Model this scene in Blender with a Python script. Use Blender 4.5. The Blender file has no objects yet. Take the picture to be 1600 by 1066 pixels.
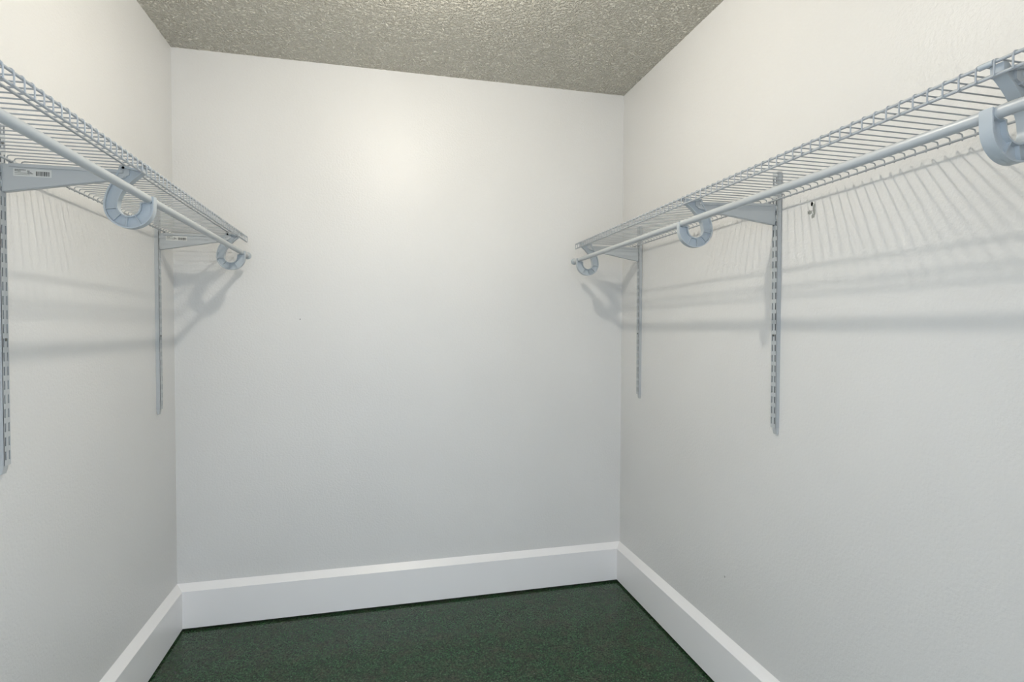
import bpy, bmesh, math, random
from mathutils import Vector, Matrix

SC = bpy.context.scene
COL = SC.collection

# ------------------------------------------------------------------ camera
W = 2.034          # closet width between the side walls (m)
H = 2.44           # ceiling height
FRONT = -2.36      # inner face of the wall with the doorway
FZ = -0.010        # floor level (the baseboards stop a finger's width above it)

cam = bpy.data.cameras.new('camera')
cam.sensor_width = 36.0
cam.lens = 861.0 / 1600.0 * 36.0
cam.clip_start = 0.02
cam_o = bpy.data.objects.new('camera', cam)
COL.objects.link(cam_o)
yaw, pitch = 0.23696, -0.019423
fwd = Vector((math.sin(yaw) * math.cos(pitch), math.cos(yaw) * math.cos(pitch), math.sin(pitch)))
cam_o.location = (0.8373, -2.5872, 1.2595)
cam_o.rotation_euler = fwd.to_track_quat('-Z', 'Y').to_euler()
SC.camera = cam_o

# ------------------------------------------------------------------ world: daylight that comes in through the doorway
world = bpy.data.worlds.new('daylight')
SC.world = world
world.use_nodes = True
bg = world.node_tree.nodes['Background']
bg.inputs[0].default_value = (0.78, 0.88, 1.0, 1)
bg.inputs[1].default_value = 2.5

LAMP = Vector((0.96, -1.13, 2.345))      # bulb of the ceiling light
LAMP_WATTS = 17.0

vs = SC.view_settings
vs.view_transform = 'Standard'
vs.look = 'None'
vs.gamma = 1.0
vs.use_curve_mapping = False
vs.exposure = 0.60


# ------------------------------------------------------------------ materials
def mat(name, col, rough=0.5, spec=0.5, metallic=0.0):
    m = bpy.data.materials.new(name)
    m.use_nodes = True
    b = m.node_tree.nodes['Principled BSDF']
    b.inputs['Base Color'].default_value = (*col, 1)
    b.inputs['Roughness'].default_value = rough
    b.inputs['Specular IOR Level'].default_value = spec
    b.inputs['Metallic'].default_value = metallic
    return m


def nodes_of(m):
    nt = m.node_tree
    return nt, nt.nodes, nt.links, nt.nodes['Principled BSDF']


def obj_coords(nt):
    tc = nt.nodes.new('ShaderNodeTexCoord')
    return tc.outputs['Object']


def noise(nt, vec, scale, detail=2.0, rough=0.5):
    n = nt.nodes.new('ShaderNodeTexNoise')
    n.inputs['Scale'].default_value = scale
    n.inputs['Detail'].default_value = detail
    n.inputs['Roughness'].default_value = rough
    nt.links.new(vec, n.inputs['Vector'])
    return n.outputs['Fac']


def ramp(nt, fac, stops):
    r = nt.nodes.new('ShaderNodeValToRGB')
    e = r.color_ramp.elements
    while len(e) < len(stops):
        e.new(0.5)
    for el, (p, c) in zip(e, stops):
        el.position = p
        el.color = (*c, 1) if len(c) == 3 else c
    nt.links.new(fac, r.inputs['Fac'])
    return r.outputs['Color']


def bump(nt, height, strength, dist, normal=None):
    b = nt.nodes.new('ShaderNodeBump')
    b.inputs['Strength'].default_value = strength
    b.inputs['Distance'].default_value = dist
    nt.links.new(height, b.inputs['Height'])
    if normal is not None:
        nt.links.new(normal, b.inputs['Normal'])
    return b.outputs['Normal']


def wall_material():
    m = mat('wall_paint', (0.73, 0.725, 0.71), 0.39, 0.36)
    nt, N, L, B = nodes_of(m)
    v = obj_coords(nt)
    n1 = noise(nt, v, 1.6, 2)
    L.new(ramp(nt, n1, [(0.3, (0.705, 0.70, 0.688)), (0.7, (0.735, 0.73, 0.718))]), B.inputs['Base Color'])
    fine = noise(nt, v, 120, 2, 0.55)
    broad = noise(nt, v, 3.5, 1)
    nrm = bump(nt, fine, 0.42, 0.003)
    nrm = bump(nt, broad, 0.12, 0.01, nrm)
    L.new(nrm, B.inputs['Normal'])
    return m


def ceiling_material():
    m = mat('textured_ceiling', (0.90, 0.86, 0.74), 0.42, 0.5)
    nt, N, L, B = nodes_of(m)
    v = obj_coords(nt)
    n1 = noise(nt, v, 75, 3, 0.55)
    h = ramp(nt, n1, [(0.40, (0, 0, 0)), (0.62, (1, 1, 1))])
    L.new(bump(nt, h, 1.0, 0.022), B.inputs['Normal'])
    return m


def floor_material():
    m = mat('green_floor', (0.02, 0.06, 0.03), 0.3, 0.33)
    nt, N, L, B = nodes_of(m)
    v = obj_coords(nt)
    n1 = noise(nt, v, 165, 3, 0.7)
    c1 = ramp(nt, n1, [(0.36, (0.005, 0.016, 0.007)), (0.50, (0.018, 0.052, 0.022)), (0.60, (0.042, 0.100, 0.046)), (0.74, (0.11, 0.17, 0.10))])
    n2 = noise(nt, v, 14, 3, 0.6)
    f2 = ramp(nt, n2, [(0.42, (0, 0, 0)), (0.70, (0.6, 0.6, 0.6))])
    mix = N.new('ShaderNodeMix')
    mix.data_type = 'RGBA'
    L.new(f2, mix.inputs['Factor'])
    L.new(c1, mix.inputs[6])
    n3 = noise(nt, v, 120, 2, 0.7)
    L.new(ramp(nt, n3, [(0.4, (0.016, 0.022, 0.014)), (0.65, (0.085, 0.075, 0.055))]), mix.inputs[7])
    # stray pale flecks
    vo = N.new('ShaderNodeTexVoronoi')
    vo.inputs['Scale'].default_value = 28
    L.new(v, vo.inputs['Vector'])
    fl = ramp(nt, vo.outputs['Distance'], [(0.035, (1, 1, 1)), (0.06, (0, 0, 0))])
    vc = N.new('ShaderNodeSeparateColor')
    L.new(vo.outputs['Color'], vc.inputs[0])
    gt = N.new('ShaderNodeMath')
    gt.operation = 'GREATER_THAN'
    gt.inputs[1].default_value = 0.86
    L.new(vc.outputs[0], gt.inputs[0])
    mu = N.new('ShaderNodeMath')
    mu.operation = 'MULTIPLY'
    L.new(fl, mu.inputs[0])
    L.new(gt.outputs[0], mu.inputs[1])
    mix2 = N.new('ShaderNodeMix')
    mix2.data_type = 'RGBA'
    L.new(mu.outputs[0], mix2.inputs['Factor'])
    L.new(mix.outputs[2], mix2.inputs[6])
    mix2.inputs[7].default_value = (0.42, 0.44, 0.40, 1)
    L.new(mix2.outputs[2], B.inputs['Base Color'])
    n4 = noise(nt, v, 6, 2)
    rr = N.new('ShaderNodeMapRange')
    rr.inputs['To Min'].default_value = 0.12
    rr.inputs['To Max'].default_value = 0.20
    L.new(n4, rr.inputs['Value'])
    L.new(rr.outputs[0], B.inputs['Roughness'])
    L.new(bump(nt, n1, 0.05, 0.0006), B.inputs['Normal'])
    return m


def coated_material(name, col, rough):
    m = mat(name, col, rough, 0.5)
    nt, N, L, B = nodes_of(m)
    n = noise(nt, obj_coords(nt), 900, 1)
    L.new(bump(nt, n, 0.05, 0.0004), B.inputs['Normal'])
    return m


M_WALL = wall_material()
M_CEIL = ceiling_material()
M_FLOOR = floor_material()
M_BASE = coated_material('white_trim_paint', (0.90, 0.89, 0.89), 0.30)
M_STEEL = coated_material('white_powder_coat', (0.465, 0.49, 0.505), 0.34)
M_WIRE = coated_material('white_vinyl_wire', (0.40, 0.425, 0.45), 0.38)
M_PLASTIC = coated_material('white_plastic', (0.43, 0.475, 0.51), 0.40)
M_TAB = coated_material('clear_grey_plastic', (0.50, 0.52, 0.53), 0.3)
M_STICK = mat('paper_label', (0.64, 0.65, 0.63), 0.6)
M_INK = mat('label_ink', (0.035, 0.035, 0.03), 0.7)
M_SCREW = mat('dull_screw_metal', (0.16, 0.16, 0.15), 0.4, 0.5, 0.8)
M_SLOT_SHADE = mat('slot_shade_black', (0.035, 0.037, 0.036), 0.6, 0.3)  # near-black colour standing in for shade inside the hollow uprights
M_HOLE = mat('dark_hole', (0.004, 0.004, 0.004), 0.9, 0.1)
M_PLASTER = mat('bare_plaster', (0.30, 0.31, 0.29), 0.9, 0.2)
M_SMEAR = mat('pale_filler', (0.78, 0.78, 0.75), 0.8, 0.2)



# ------------------------------------------------------------------ mesh helpers
def link(o, parent=None):
    COL.objects.link(o)
    if parent is not None:
        o.parent = parent
    return o


def finish(bm, name, m, parent=None, loc=(0, 0, 0), flip=False, smooth=None):
    """bmesh -> one object; flip mirrors local x (right-hand wall)."""
    if flip:
        for v in bm.verts:
            v.co.x = -v.co.x
    bmesh.ops.recalc_face_normals(bm, faces=bm.faces[:])
    me = bpy.data.meshes.new(name)
    bm.to_mesh(me)
    bm.free()
    me.materials.append(m)
    if smooth is not None:
        for p in me.polygons:
            p.use_smooth = True
        me.set_sharp_from_angle(angle=math.radians(smooth))
    o = bpy.data.objects.new(name, me)
    o.location = loc
    return link(o, parent)


def empty(name, loc, rz=0.0):
    o = bpy.data.objects.new(name, None)
    o.empty_display_size = 0.05
    o.location = loc
    o.rotation_euler = (0, 0, rz)
    return link(o)


def tag(o, label, cat, group=None):
    o['label'] = label
    o['category'] = cat
    if group:
        o['group'] = group
    return o


def structure(o):
    o['kind'] = 'structure'
    return o


def box(bm, x0, x1, y0, y1, z0, z1):
    v = [bm.verts.new((x, y, z)) for x in (x0, x1) for y in (y0, y1) for z in (z0, z1)]
    for f in ((0, 1, 3, 2), (4, 6, 7, 5), (0, 4, 5, 1), (2, 3, 7, 6), (0, 2, 6, 4), (1, 5, 7, 3)):
        bm.faces.new([v[i] for i in f])


def prism_y(bm, pts, y0, y1):
    """outline in (x, z) drawn out along y"""
    a = [bm.verts.new((x, y0, z)) for x, z in pts]
    b = [bm.verts.new((x, y1, z)) for x, z in pts]
    bm.faces.new(a)
    bm.faces.new(b[::-1])
    n = len(pts)
    for i in range(n):
        j = (i + 1) % n
        bm.faces.new((a[i], b[i], b[j], a[j]))


def tube_xz(bm, pts, r, n=6, y=0.0):
    """round wire following a path in the xz plane"""
    rings = []
    for i, (x, z) in enumerate(pts):
        p0 = pts[max(i - 1, 0)]
        p1 = pts[min(i + 1, len(pts) - 1)]
        t = Vector((p1[0] - p0[0], 0, p1[1] - p0[1])).normalized()
        s = Vector((-t.z, 0, t.x))
        ring = []
        for k in range(n):
            a = 2 * math.pi * k / n
            c = Vector((x, y, z)) + (s * math.cos(a) + Vector((0, 1, 0)) * math.sin(a)) * r
            ring.append(bm.verts.new(c))
        rings.append(ring)
    for a, b in zip(rings, rings[1:]):
        for k in range(n):
            j = (k + 1) % n
            bm.faces.new((a[k], a[j], b[j], b[k]))
    bm.faces.new(rings[0])
    bm.faces.new(rings[-1][::-1])


def rod_y(bm, x, z, y0, y1, r, n=12):
    a = [bm.verts.new((x + r * math.cos(2 * math.pi * k / n), y0, z + r * math.sin(2 * math.pi * k / n))) for k in range(n)]
    b = [bm.verts.new((v.co.x, y1, v.co.z)) for v in a]
    for k in range(n):
        j = (k + 1) % n
        bm.faces.new((a[k], a[j], b[j], b[k]))
    bm.faces.new(a)
    bm.faces.new(b[::-1])


def lathe(bm, prof, center, axis, n=24):
    """profile (radius, height along axis) spun round an axis ('y' or 'z' or 'x')"""
    rings = []
    for r, h in prof:
        ring = []
        for k in range(n):
            a = 2 * math.pi * k / n
            u, v = r * math.cos(a), r * math.sin(a)
            d = {'z': (u, v, h), 'y': (u, h, v), 'x': (h, u, v)}[axis]
            ring.append(bm.verts.new(Vector(center) + Vector(d)))
        rings.append(ring)
    for a, b in zip(rings, rings[1:]):
        for k in range(n):
            j = (k + 1) % n
            bm.faces.new((a[k], a[j], b[j], b[k]))
    bm.faces.new(rings[0])
    bm.faces.new(rings[-1][::-1])


def bevel(bm, w, seg=2, angle=40):
    es = [e for e in bm.edges if len(e.link_faces) == 2 and e.calc_face_angle(0) > math.radians(angle)]
    bmesh.ops.bevel(bm, geom=es, offset=w, segments=seg, affect='EDGES', profile=0.5, clamp_overlap=True)


# ------------------------------------------------------------------ the closet shell
T = 0.10
LEAN = 0.0075      # the right-hand wall is a touch out of plumb


def wx(z):
    return W + LEAN * (2 * z / H - 1)


bm = bmesh.new()
box(bm, -T, W + T + .02, -3.4, T, FZ - 0.06, FZ)
floor = structure(finish(bm, 'floor', M_FLOOR))
bm = bmesh.new()
box(bm, -T, W + T + .02, FRONT - T, T, H, H + 0.06)
ceiling = structure(finish(bm, 'ceiling', M_CEIL))
bm = bmesh.new()
box(bm, -T, W + T + .02, 0, T, FZ, H)
wall_back = structure(finish(bm, 'wall_back', M_WALL))
bm = bmesh.new()
box(bm, -T, 0, FRONT - T, 0, FZ, H)
wall_left = structure(finish(bm, 'wall_left', M_WALL))
bm = bmesh.new()
prism_y(bm, [(wx(FZ), FZ), (W + T + .02, FZ), (W + T + .02, H), (wx(H), H)], FRONT - T, 0)
wall_right = structure(finish(bm, 'wall_right', M_WALL))
# wall with the doorway, behind the camera's view
DX0, DX1, DZ = 0.42, 1.42, 2.06
bm = bmesh.new()
v = [(0, FZ), (DX0, FZ), (DX0, DZ), (DX1, DZ), (DX1, FZ), (wx(FZ), FZ), (wx(H), H), (0, H)]
prism_y(bm, v, FRONT - T, FRONT)
wall_front = structure(finish(bm, 'wall_front', M_WALL))

# baseboards: flat face, sloped cap, mitred in the corners
BT, BF, BB = 0.027, 0.1565, 0.1827
PROF = [(0, 0), (BT, 0), (BT, BF), (0, BB)]      # (out from wall, height)


def baseboard(name, a, b, out, m0, m1):
    """run from a to b along a wall; out = unit vector away from the wall; m0/m1 = mitre slope at the ends"""
    bm = bmesh.new()
    a, b, out = Vector(a), Vector(b), Vector(out)
    d = (b - a).normalized()
    A = [bm.verts.new(a + out * o + d * (o * m0) + Vector((0, 0, z))) for o, z in PROF]
    B_ = [bm.verts.new(b + out * o - d * (o * m1) + Vector((0, 0, z))) for o, z in PROF]
    bm.faces.new(A)
    bm.faces.new(B_[::-1])
    for i in range(4):
        j = (i + 1) % 4
        bm.faces.new((A[i], A[j], B_[j], B_[i]))
    return structure(finish(bm, name, M_BASE))


xr = wx(0.09)
baseboard('baseboard_back', (0, 0, 0), (xr, 0, 0), (0, -1, 0), 1, 1)
baseboard('baseboard_left', (0, 0, 0), (0, FRONT, 0), (1, 0, 0), 1, 0)
baseboard('baseboard_right', (xr, 0, 0), (xr, FRONT, 0), (-1, 0, 0), 1, 0)


# marks in the walls: parts of the walls they are in
def blob(bm, cy, cz, ry, rz, x, seed, n=14, jag=0.25, axis='x'):
    rnd = random.Random(seed)
    vs_ = []
    for k in range(n):
        a = 2 * math.pi * k / n
        s = 1 + rnd.uniform(-jag, jag)
        p, q = cy + ry * s * math.cos(a), cz + rz * s * math.sin(a)
        vs_.append((x, p, q) if axis == 'x' else (p, x, q))
    f = [bm.verts.new(c) for c in vs_]
    bm.faces.new(f)


X = wx(1.61)
bm = bmesh.new(); lathe(bm, [(0.0065, 0), (0.0065, -0.0012), (0.0046, -0.0016), (0.0042, -0.0004)], (X, -1.2588, 1.6190), 'x', 16)
ring = finish(bm, 'screw_hole_rim', M_SMEAR, wall_right, smooth=40)
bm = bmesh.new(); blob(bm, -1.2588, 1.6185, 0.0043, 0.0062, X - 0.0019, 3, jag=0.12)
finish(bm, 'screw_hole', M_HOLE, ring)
bm = bmesh.new(); blob(bm, -1.2655, 1.5990, 0.0042, 0.0165, X - 0.0007, 5, jag=0.35); 
t1 = finish(bm, 'torn_plaster', M_PLASTER, wall_right)
bm = bmesh.new(); blob(bm, -1.2500, 1.5965, 0.0085, 0.0065, X - 0.0007, 8, jag=0.4)
finish(bm, 'torn_plaster', M_PLASTER, wall_right)
bm = bmesh.new(); blob(bm, -1.2610, 1.5840, 0.0055, 0.0075, X - 0.0006, 9, jag=0.4)
finish(bm, 'torn_plaster', M_PLASTER, wall_right)
bm = bmesh.new(); blob(bm, 0.4994, 1.3083, 0.0022, 0.0026, -0.0005, 11, axis='y', jag=0.15)
finish(bm, 'nail_hole', M_SCREW, wall_back)
bm = bmesh.new(); blob(bm, -0.8765, 0.3837, 0.0024, 0.0040, wx(0.38) - 0.0006, 12, jag=0.3)
finish(bm, 'paint_chip', M_PLASTER, wall_right)


# ------------------------------------------------------------------ ceiling light (just above the frame)
light = tag(empty('ceiling_light', (LAMP.x, LAMP.y, H)), 'bare round bulb in a white socket on the textured ceiling', 'light')
bm = bmesh.new()
lathe(bm, [(0.060, 0.0), (0.060, -0.012), (0.044, -0.022), (0.026, -0.026), (0.022, -0.028)], (0, 0, 0), 'z', 32)
finish(bm, 'base_plate', M_STEEL, light, smooth=40)
bm = bmesh.new()
lathe(bm, [(0.021, -0.024), (0.021, -0.058), (0.016, -0.0605)], (0, 0, 0), 'z', 24)
finish(bm, 'socket', M_STEEL, light, smooth=40)
bulb = bpy.data.lights.new('bulb', 'POINT')
bulb.energy = LAMP_WATTS
bulb.color = (1.0, 0.935, 0.82)
bulb.shadow_soft_size = 0.024
bulb_o = bpy.data.objects.new('bulb', bulb)
bulb_o.location = (0, 0, LAMP.z - H)
link(bulb_o, light)

# ------------------------------------------------------------------ shelving hardware
ZL, ZR = 1.635, 1.646         # height of the bracket tops on the left and right walls
ROD_X, ROD_R = 0.307, 0.0095
RB = -0.0650                  # hanging rod centre below the bracket top


def make_wire_shelf(name, side, y_end, y_first, pitch, y_far, zt, label):
    flip = side == 'R'
    s = tag(empty(name, (W if flip else 0, y_end, zt)), label, 'wire shelf', 'ventilated wire closet shelves')
    rods = (('back_rod', 0.033, 0.0060), ('support_rod', 0.258, 0.0134), ('lip_rod', 0.3027, 0.0134), ('lip_rod', 0.3027, -0.0067))
    for nm, x, z in rods:
        bm = bmesh.new()
        rod_y(bm, x, z, 0.0, y_far - y_end, 0.0027, 10)
        finish(bm, nm, M_WIRE, s, flip=flip, smooth=40)
    # one cross wire: turned down on to the back rod, over the deck, down over the front lip
    path = [(0.0292, 0.0030), (0.0292, 0.0130), (0.0312, 0.0165), (0.0360, 0.0175), (0.15, 0.0175), (0.2985, 0.0175),
            (0.3035, 0.0166), (0.0 + 0.3060, 0.0140), (0.3068, 0.0100), (0.3068, -0.0085)]
    bm = bmesh.new()
    tube_xz(bm, path, 0.00150, 6)
    first = finish(bm, 'wire', M_WIRE, s, (0, y_first - y_end, 0), flip, smooth=50)
    k = 1
    while y_first - k * pitch > y_far:
        c = first.copy()
        c.location = (0, y_first - k * pitch - y_end, 0)
        link(c, s)
        k += 1
    return s


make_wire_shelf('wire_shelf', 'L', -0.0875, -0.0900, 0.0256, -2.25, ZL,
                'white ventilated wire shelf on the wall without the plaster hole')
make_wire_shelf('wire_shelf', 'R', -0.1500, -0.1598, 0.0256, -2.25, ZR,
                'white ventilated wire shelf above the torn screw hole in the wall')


def make_hanging_rod(name, side, y_end, y_far, zt, label):
    flip = side == 'R'
    r = tag(empty(name, (W if flip else 0, y_end, zt)), label, 'closet rod', 'hanging rods under the wire shelves')
    bm = bmesh.new()
    rod_y(bm, ROD_X, RB, 0.0, y_far - y_end, ROD_R, 24)
    tube = finish(bm, 'rod_tube', M_STEEL, r, flip=flip, smooth=40)
    bm = bmesh.new()
    prof = [(0.0103, -0.012), (0.0108, -0.002)]
    for k in range(2, 12):
        a = math.pi * k / 12
        prof.append((0.0150 * math.sin(a), 0.0085 - 0.0150 * math.cos(a)))
    prof.append((0.001, 0.0235))
    lathe(bm, prof, (ROD_X, 0, RB), 'y', 24)
    finish(bm, 'end_cap', M_PLASTIC, r, flip=flip, smooth=60)
    return r


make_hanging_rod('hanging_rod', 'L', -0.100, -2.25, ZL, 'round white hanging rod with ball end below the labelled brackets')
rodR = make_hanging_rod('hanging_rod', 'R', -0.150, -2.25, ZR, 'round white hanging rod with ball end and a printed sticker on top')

# printed sticker wrapped over the top of the right-hand rod
def rod_patch(bm, y0, y1, a0, a1, r, n=6):
    P = []
    for k in range(n + 1):
        a = a0 + (a1 - a0) * k / n
        x, z = ROD_X + r * math.cos(a), RB + r * math.sin(a)
        P.append((bm.verts.new((x, y0, z)), bm.verts.new((x, y1, z))))
    for (a, b), (c, d) in zip(P, P[1:]):
        bm.faces.new((a, b, d, c))


yo = 0.150
bm = bmesh.new(); rod_patch(bm, -1.965 + yo, -2.060 + yo, math.radians(48), math.radians(125), ROD_R + 0.0002)
stk = finish(bm, 'sticker', M_STICK, rodR, flip=True, smooth=60)
bm = bmesh.new()
for i, (d0, d1) in enumerate(((.0235, .0250), (.0262, .0270), (.0280, .0300), (.0312, .0320), (.0330, .0352), (.0360, .0368), (.0380, .0395))):
    rod_patch(bm, -1.965 - d0 + yo, -1.965 - d1 + yo, math.radians(55), math.radians(100), ROD_R + 0.0004)
for i, (d0, d1, a0) in enumerate(((.004, .009, 62), (.010, .014, 62), (.005, .012, 78))):
    rod_patch(bm, -1.965 - d0 + yo, -1.965 - d1 + yo, math.radians(a0), math.radians(a0 + 7), ROD_R + 0.0004, 2)
finish(bm, 'sticker_print', M_INK, stk, flip=True)


# slotted wall uprights
UW, UD = 0.022, 0.015
UZ0, UZ1 = 0.953, 1.737
SLOT_P, SLOT_H, SLOT_W = 0.032, 0.0200, 0.0042


def make_upright(side, y, dz, label):
    flip = side == 'R'
    u = tag(empty('slotted_upright', (W if flip else 0, y, UZ0 + dz)), label, 'shelf upright', 'slotted wall uprights')
    L_ = UZ1 - UZ0
    bm = bmesh.new()
    # slotted face
    ys = [-UW / 2, -0.0062 - SLOT_W / 2, -0.0062 + SLOT_W / 2, 0.0062 - SLOT_W / 2, 0.0062 + SLOT_W / 2, UW / 2]
    zs = [0.0]
    z = 0.012
    while z + SLOT_H < L_ - 0.004:
        zs += [z, z + SLOT_H]
        z += SLOT_P
    zs.append(L_)
    grid = [[bm.verts.new((UD, yy, zz)) for yy in ys] for zz in zs]
    for i in range(len(zs) - 1):
        for j in range(5):
            if i % 2 == 1 and j in (1, 3):
                continue
            bm.faces.new((grid[i][j], grid[i][j + 1], grid[i + 1][j + 1], grid[i + 1][j]))
    o = finish(bm, 'slotted_face', M_STEEL, u, flip=flip)
    sol = o.modifiers.new('sheet', 'SOLIDIFY')
    sol.thickness = 0.0014
    sol.offset = -1
    # the two cheeks that stand on the wall
    for s in (-1, 1):
        bm = bmesh.new()
        y0, y1 = sorted((s * UW / 2, s * (UW / 2 - 0.0014)))
        box(bm, 0.0, UD - 0.0001, y0, y1, 0.0, L_)
        finish(bm, 'side_flange', M_STEEL, u, flip=flip)
    # added near-black box that paints in the channel's shade behind the slots
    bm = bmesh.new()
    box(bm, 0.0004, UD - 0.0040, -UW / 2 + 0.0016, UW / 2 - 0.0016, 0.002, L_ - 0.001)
    finish(bm, 'slot_shade_box', M_SLOT_SHADE, u, flip=flip)
    # plastic tongue sticking out below the channel
    bm = bmesh.new()
    pts = [(0.0005, 0.004), (UD - 0.0022, 0.004), (UD - 0.0035, -0.0065), (0.0085, -0.0195), (0.0040, -0.0195), (0.0005, -0.006)]
    prism_y(bm, pts, -UW / 2 + 0.0016, UW / 2 - 0.0050)
    bevel(bm, 0.0010, 1)
    finish(bm, 'end_tongue', M_TAB, u, flip=flip)
    # screws between the slot columns
    for zz in (1.238 - UZ0, 1.681 - UZ0):
        bm = bmesh.new()
        lathe(bm, [(0.0036, -0.0004), (0.0036, 0.0006), (0.0026, 0.0018), (0.0004, 0.0022)], (UD, 0, zz), 'x', 12)
        finish(bm, 'screw', M_SCREW, u, flip=flip, smooth=40)
    return u


# shelf brackets (local z = 0 is the bracket's top edge)
def make_bracket(side, y, zt, swing, label, sticker):
    flip = side == 'R'
    b = tag(empty('shelf_bracket', (W if flip else 0, y, zt), swing), label, 'shelf bracket', 'shelf brackets hooked into the uprights')
    h = 0.0058
    bm = bmesh.new()
    prism_y(bm, [(0.0158, -0.0005), (0.0158, -0.0640), (0.0230, -0.0635), (0.2330, -0.0255), (0.2600, -0.0180), (0.2600, -0.0005)], -h, h)
    bevel(bm, 0.0012, 2)
    body = finish(bm, 'bracket_body', M_STEEL, b, flip=flip, smooth=30)
    # folded lower lip: bounded above by a curved crease
    crease = [(0.018, -0.0545), (0.035, -0.0550), (0.050, -0.0540), (0.075, -0.0485), (0.100, -0.0418), (0.150, -0.0295), (0.188, -0.0215), (0.230, -0.0160), (0.258, -0.0135)]
    low = [(0.258, -0.0172), (0.2330, -0.0245), (0.0230, -0.0622), (0.018, -0.0628)]
    bm = bmesh.new()
    prism_y(bm, crease + low, -h - 0.0022, h + 0.0022)
    bevel(bm, 0.0009, 2, 60)
    finish(bm, 'stiffening_lip', M_STEEL, b, flip=flip, smooth=30)
    bm = bmesh.new()
    box(bm, 0.0300, 0.2560, -h - 0.0030, h + 0.0030, -0.0070, 0.0004)
    bevel(bm, 0.0010, 2)
    finish(bm, 'top_flange', M_STEEL, b, flip=flip, smooth=30)
    # teeth that go into the slots
    for zz in (-0.014, -0.046):
        for yy in (-0.0062, 0.0062):
            bm = bmesh.new()
            box(bm, 0.0110, 0.0175, yy - 0.0009, yy + 0.0009, zz - 0.007, zz + 0.007)
            finish(bm, 'hook_tooth', M_STEEL, b, flip=flip)
    # saddles that hold the shelf's back rod and support rod
    bm = bmesh.new()
    box(bm, 0.0275, 0.0300, -0.004, 0.004, -0.003, 0.0085)
    box(bm, 0.0360, 0.0385, -0.004, 0.004, -0.003, 0.0075)
    finish(bm, 'back_saddle', M_STEEL, b, flip=flip)
    bm = bmesh.new()
    prism_y(bm, [(0.2440, -0.004), (0.2560, -0.0170), (0.2680, -0.0100), (0.2680, 0.0108), (0.2480, 0.0108)], -0.0055, 0.0055)
    finish(bm, 'front_saddle', M_STEEL, b, flip=flip)
    if sticker:
        yl = -h - 0.0003
        bm = bmesh.new()
        box(bm, 0.0381, 0.1120, yl, yl + 0.0006, -0.0272, -0.0098)
        lab = finish(bm, 'paper_label', M_STICK, b, flip=flip)
        lab['label'] = 'white paper label with small print and a barcode'
        bm = bmesh.new()
        rnd = random.Random(4)
        yp = yl - 0.0002

        def strip(x0, x1, z0, z1):
            q = [bm.verts.new(c) for c in ((x0, yp, z0), (x1, yp, z0), (x1, yp, z1), (x0, yp, z1))]
            bm.faces.new(q)

        def line(x0, x1, z, hh):
            x = x0
            while x < x1:
                w_ = rnd.uniform(0.0009, 0.0022)
                strip(x, min(x + w_, x1), z - hh / 2, z + hh / 2)
                x += w_ + 0.0005
        line(0.0412, 0.0625, -0.0130, 0.0019)
        line(0.0412, 0.0530, -0.0158, 0.0015)
        line(0.0412, 0.0640, -0.0198, 0.0009)
        line(0.0412, 0.0700, -0.0232, 0.0008)
        line(0.0650, 0.0700, -0.0150, 0.0018)
        line(0.0660, 0.0735, -0.0180, 0.0016)
        line(0.0650, 0.0765, -0.0206, 0.0016)
        finish(bm, 'label_print', M_INK, lab, flip=flip)
        bm = bmesh.new()
        x = 0.0820
        while x < 0.1085:
            w_ = rnd.choice((0.0005, 0.0009, 0.0014))
            strip(x, x + w_, -0.0250, -0.0148)
            x += w_ + rnd.choice((0.0005, 0.0008, 0.0011))
        finish(bm, 'barcode', M_INK, lab, flip=flip)
    return b


# J-shaped plastic rod supports
def arc(cx, cz, r, a0, a1, n):
    return [(cx + r * math.cos(math.radians(a0 + (a1 - a0) * k / n)), cz + r * math.sin(math.radians(a0 + (a1 - a0) * k / n))) for k in range(n + 1)]


def spline(pts, n=6):
    out = []
    P = [pts[0]] + list(pts) + [pts[-1]]
    for i in range(1, len(P) - 2):
        p0, p1, p2, p3 = P[i - 1:i + 3]
        for k in range(n):
            t = k / n
            out.append(tuple(0.5 * (2 * p1[d] + (p2[d] - p0[d]) * t + (2 * p0[d] - 5 * p1[d] + 4 * p2[d] - p3[d]) * t * t
                                    + (3 * p1[d] - p0[d] - 3 * p2[d] + p3[d]) * t ** 3) for d in (0, 1)))
    out.append(tuple(pts[-1]))
    return out


CX, CZ = 0.2675, -0.0835
HOOK_OUT = spline([(0.2520, 0.0060), (0.2460, -0.0040), (0.2350, -0.0260), (0.2235, -0.0480), (0.2175, -0.0680), (CX - 0.0515, CZ)], 4)[:-1] \
    + arc(CX, CZ, 0.0515, 180, 360, 26) + [(0.3195, -0.0750), (0.3198, -0.0660), (0.3192, -0.0585)]
HOOK_IN = spline([(0.2990, -0.0030), (0.2890, -0.0110), (0.2750, -0.0240), (0.2600, -0.0420), (0.2480, -0.0620), (CX - 0.0240, CZ)], 4)[:-1] \
    + arc(CX, CZ, 0.0240, 180, 360, 16) + [(CX + 0.0240, -0.0765)]
CRADLE = [(HOOK_OUT[-1][0], HOOK_OUT[-1][1])] + arc(ROD_X, RB, ROD_R + 0.0004, 35, -120, 10)[0:] + [HOOK_IN[-1]]


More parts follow.
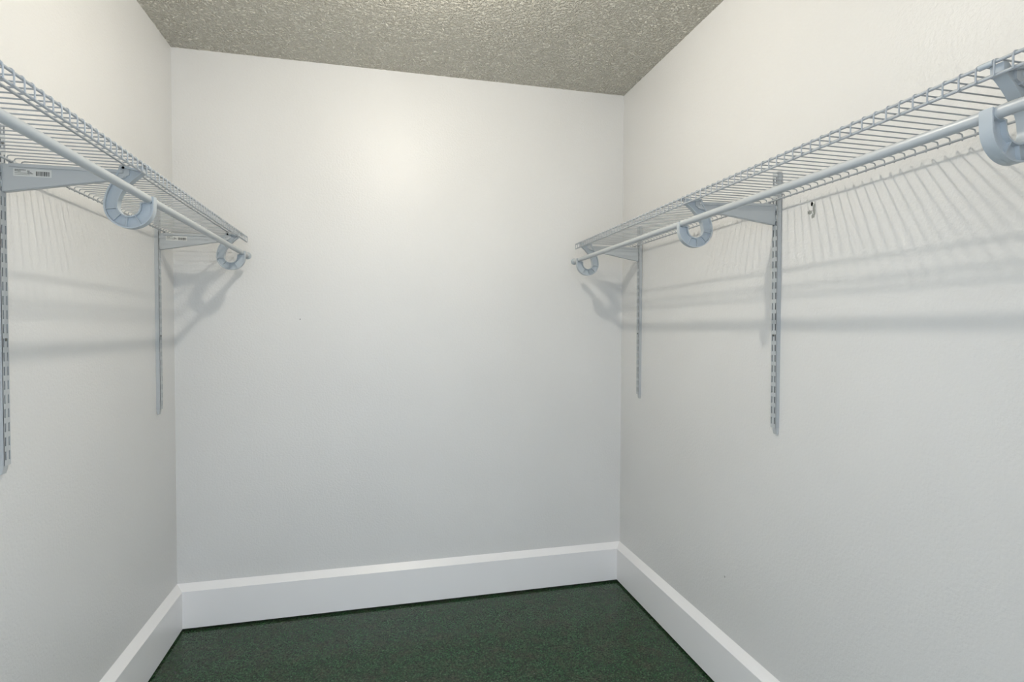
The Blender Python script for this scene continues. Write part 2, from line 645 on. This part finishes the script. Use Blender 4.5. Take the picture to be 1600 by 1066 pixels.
def rim(bm, pts, t, y0, y1, proud=0.0006):
    """strip of thickness t to the left (+) or right (-) of an open outline, as deep as y0..y1"""
    st = []
    for i, (x, z) in enumerate(pts):
        p0, p1 = pts[max(i - 1, 0)], pts[min(i + 1, len(pts) - 1)]
        d = Vector((p1[0] - p0[0], p1[1] - p0[1])).normalized()
        q = (x - d.y * t, z + d.x * t)
        e = -proud if t > 0 else proud
        x, z = x - d.y * e, z + d.x * e
        st.append([bm.verts.new(c) for c in ((x, y0, z), (x, y1, z), (q[0], y1, q[1]), (q[0], y0, q[1]))])
    for a, b in zip(st, st[1:]):
        for k in range(4):
            j = (k + 1) % 4
            bm.faces.new((a[k], a[j], b[j], b[k]))
    bm.faces.new(st[0])
    bm.faces.new(st[-1][::-1])


def make_rod_support(side, y, zt, swing, label):
    flip = side == 'R'
    o = tag(empty('rod_support', (W if flip else 0, y, zt), swing), label, 'rod hook', 'plastic rod supports under the brackets')
    D = 0.0096
    bm = bmesh.new()
    prism_y(bm, HOOK_OUT + CRADLE[1:-1] + HOOK_IN[::-1], -0.0018, 0.0018)
    finish(bm, 'hook_web', M_PLASTIC, o, flip=flip)
    bm = bmesh.new(); rim(bm, HOOK_OUT, 0.0026, -D, D)
    finish(bm, 'outer_rim', M_PLASTIC, o, flip=flip, smooth=35)
    bm = bmesh.new(); rim(bm, HOOK_IN, -0.0022, -D, D)
    finish(bm, 'inner_rim', M_PLASTIC, o, flip=flip, smooth=35)
    bm = bmesh.new(); rim(bm, CRADLE[1:], -0.0020, -D, D)
    finish(bm, 'rod_cradle', M_PLASTIC, o, flip=flip, smooth=35)
    for ang in (190, 226, 262, 300):
        a = math.radians(ang)
        bm = bmesh.new()
        c, s = math.cos(a), math.sin(a)
        hw = 0.0009
        pts = [(CX + r * c - k * hw * s, CZ + r * s + k * hw * c) for r, k in ((0.0255, 1), (0.0500, 1), (0.0500, -1), (0.0255, -1))]
        prism_y(bm, pts, -D + 0.0015, D - 0.0015)
        finish(bm, 'rib', M_PLASTIC, o, flip=flip)
    # clip that grips the shelf's front lip
    bm = bmesh.new()
    prism_y(bm, [(0.2520, 0.0060), (0.2990, -0.0030), (0.2995, 0.0105), (0.2900, 0.0102), (0.2850, 0.0050), (0.2640, 0.0080), (0.2630, 0.0090), (0.2535, 0.0090)], -D, D)
    finish(bm, 'lip_clip', M_PLASTIC, o, flip=flip)
    bm = bmesh.new()
    rim(bm, arc(0.3027, 0.0134, 0.0030, -150, 150, 12), -0.0016, 0.0020, 0.0225)
    finish(bm, 'lip_clip', M_PLASTIC, o, flip=flip, smooth=40)
    if not flip:
        bm = bmesh.new()
        lathe(bm, [(0.0030, 0.0), (0.0030, -0.0006), (0.0004, -0.0007)], (0.2575, -D, 0.0050), 'y', 12)
        finish(bm, 'clip_hole', M_HOLE, o)
    return o


SW_D, SW_C = math.radians(8.5), 0.0
# (wall, y, dz, swing, words)
make_upright('L', -0.189, 0.0, 'white slotted upright beside the corner, below the far labelled bracket')
make_upright('L', -1.104, 0.0, 'white slotted upright below the labelled bracket away from the corner')
make_upright('R', -0.209, 0.006, 'white slotted upright nearest the corner on the wall with the screw hole')
make_upright('R', -1.127, 0.006, 'white slotted upright right beside the torn screw hole')
make_upright('R', -1.951, 0.006, 'white slotted upright near the doorway, past the torn screw hole')

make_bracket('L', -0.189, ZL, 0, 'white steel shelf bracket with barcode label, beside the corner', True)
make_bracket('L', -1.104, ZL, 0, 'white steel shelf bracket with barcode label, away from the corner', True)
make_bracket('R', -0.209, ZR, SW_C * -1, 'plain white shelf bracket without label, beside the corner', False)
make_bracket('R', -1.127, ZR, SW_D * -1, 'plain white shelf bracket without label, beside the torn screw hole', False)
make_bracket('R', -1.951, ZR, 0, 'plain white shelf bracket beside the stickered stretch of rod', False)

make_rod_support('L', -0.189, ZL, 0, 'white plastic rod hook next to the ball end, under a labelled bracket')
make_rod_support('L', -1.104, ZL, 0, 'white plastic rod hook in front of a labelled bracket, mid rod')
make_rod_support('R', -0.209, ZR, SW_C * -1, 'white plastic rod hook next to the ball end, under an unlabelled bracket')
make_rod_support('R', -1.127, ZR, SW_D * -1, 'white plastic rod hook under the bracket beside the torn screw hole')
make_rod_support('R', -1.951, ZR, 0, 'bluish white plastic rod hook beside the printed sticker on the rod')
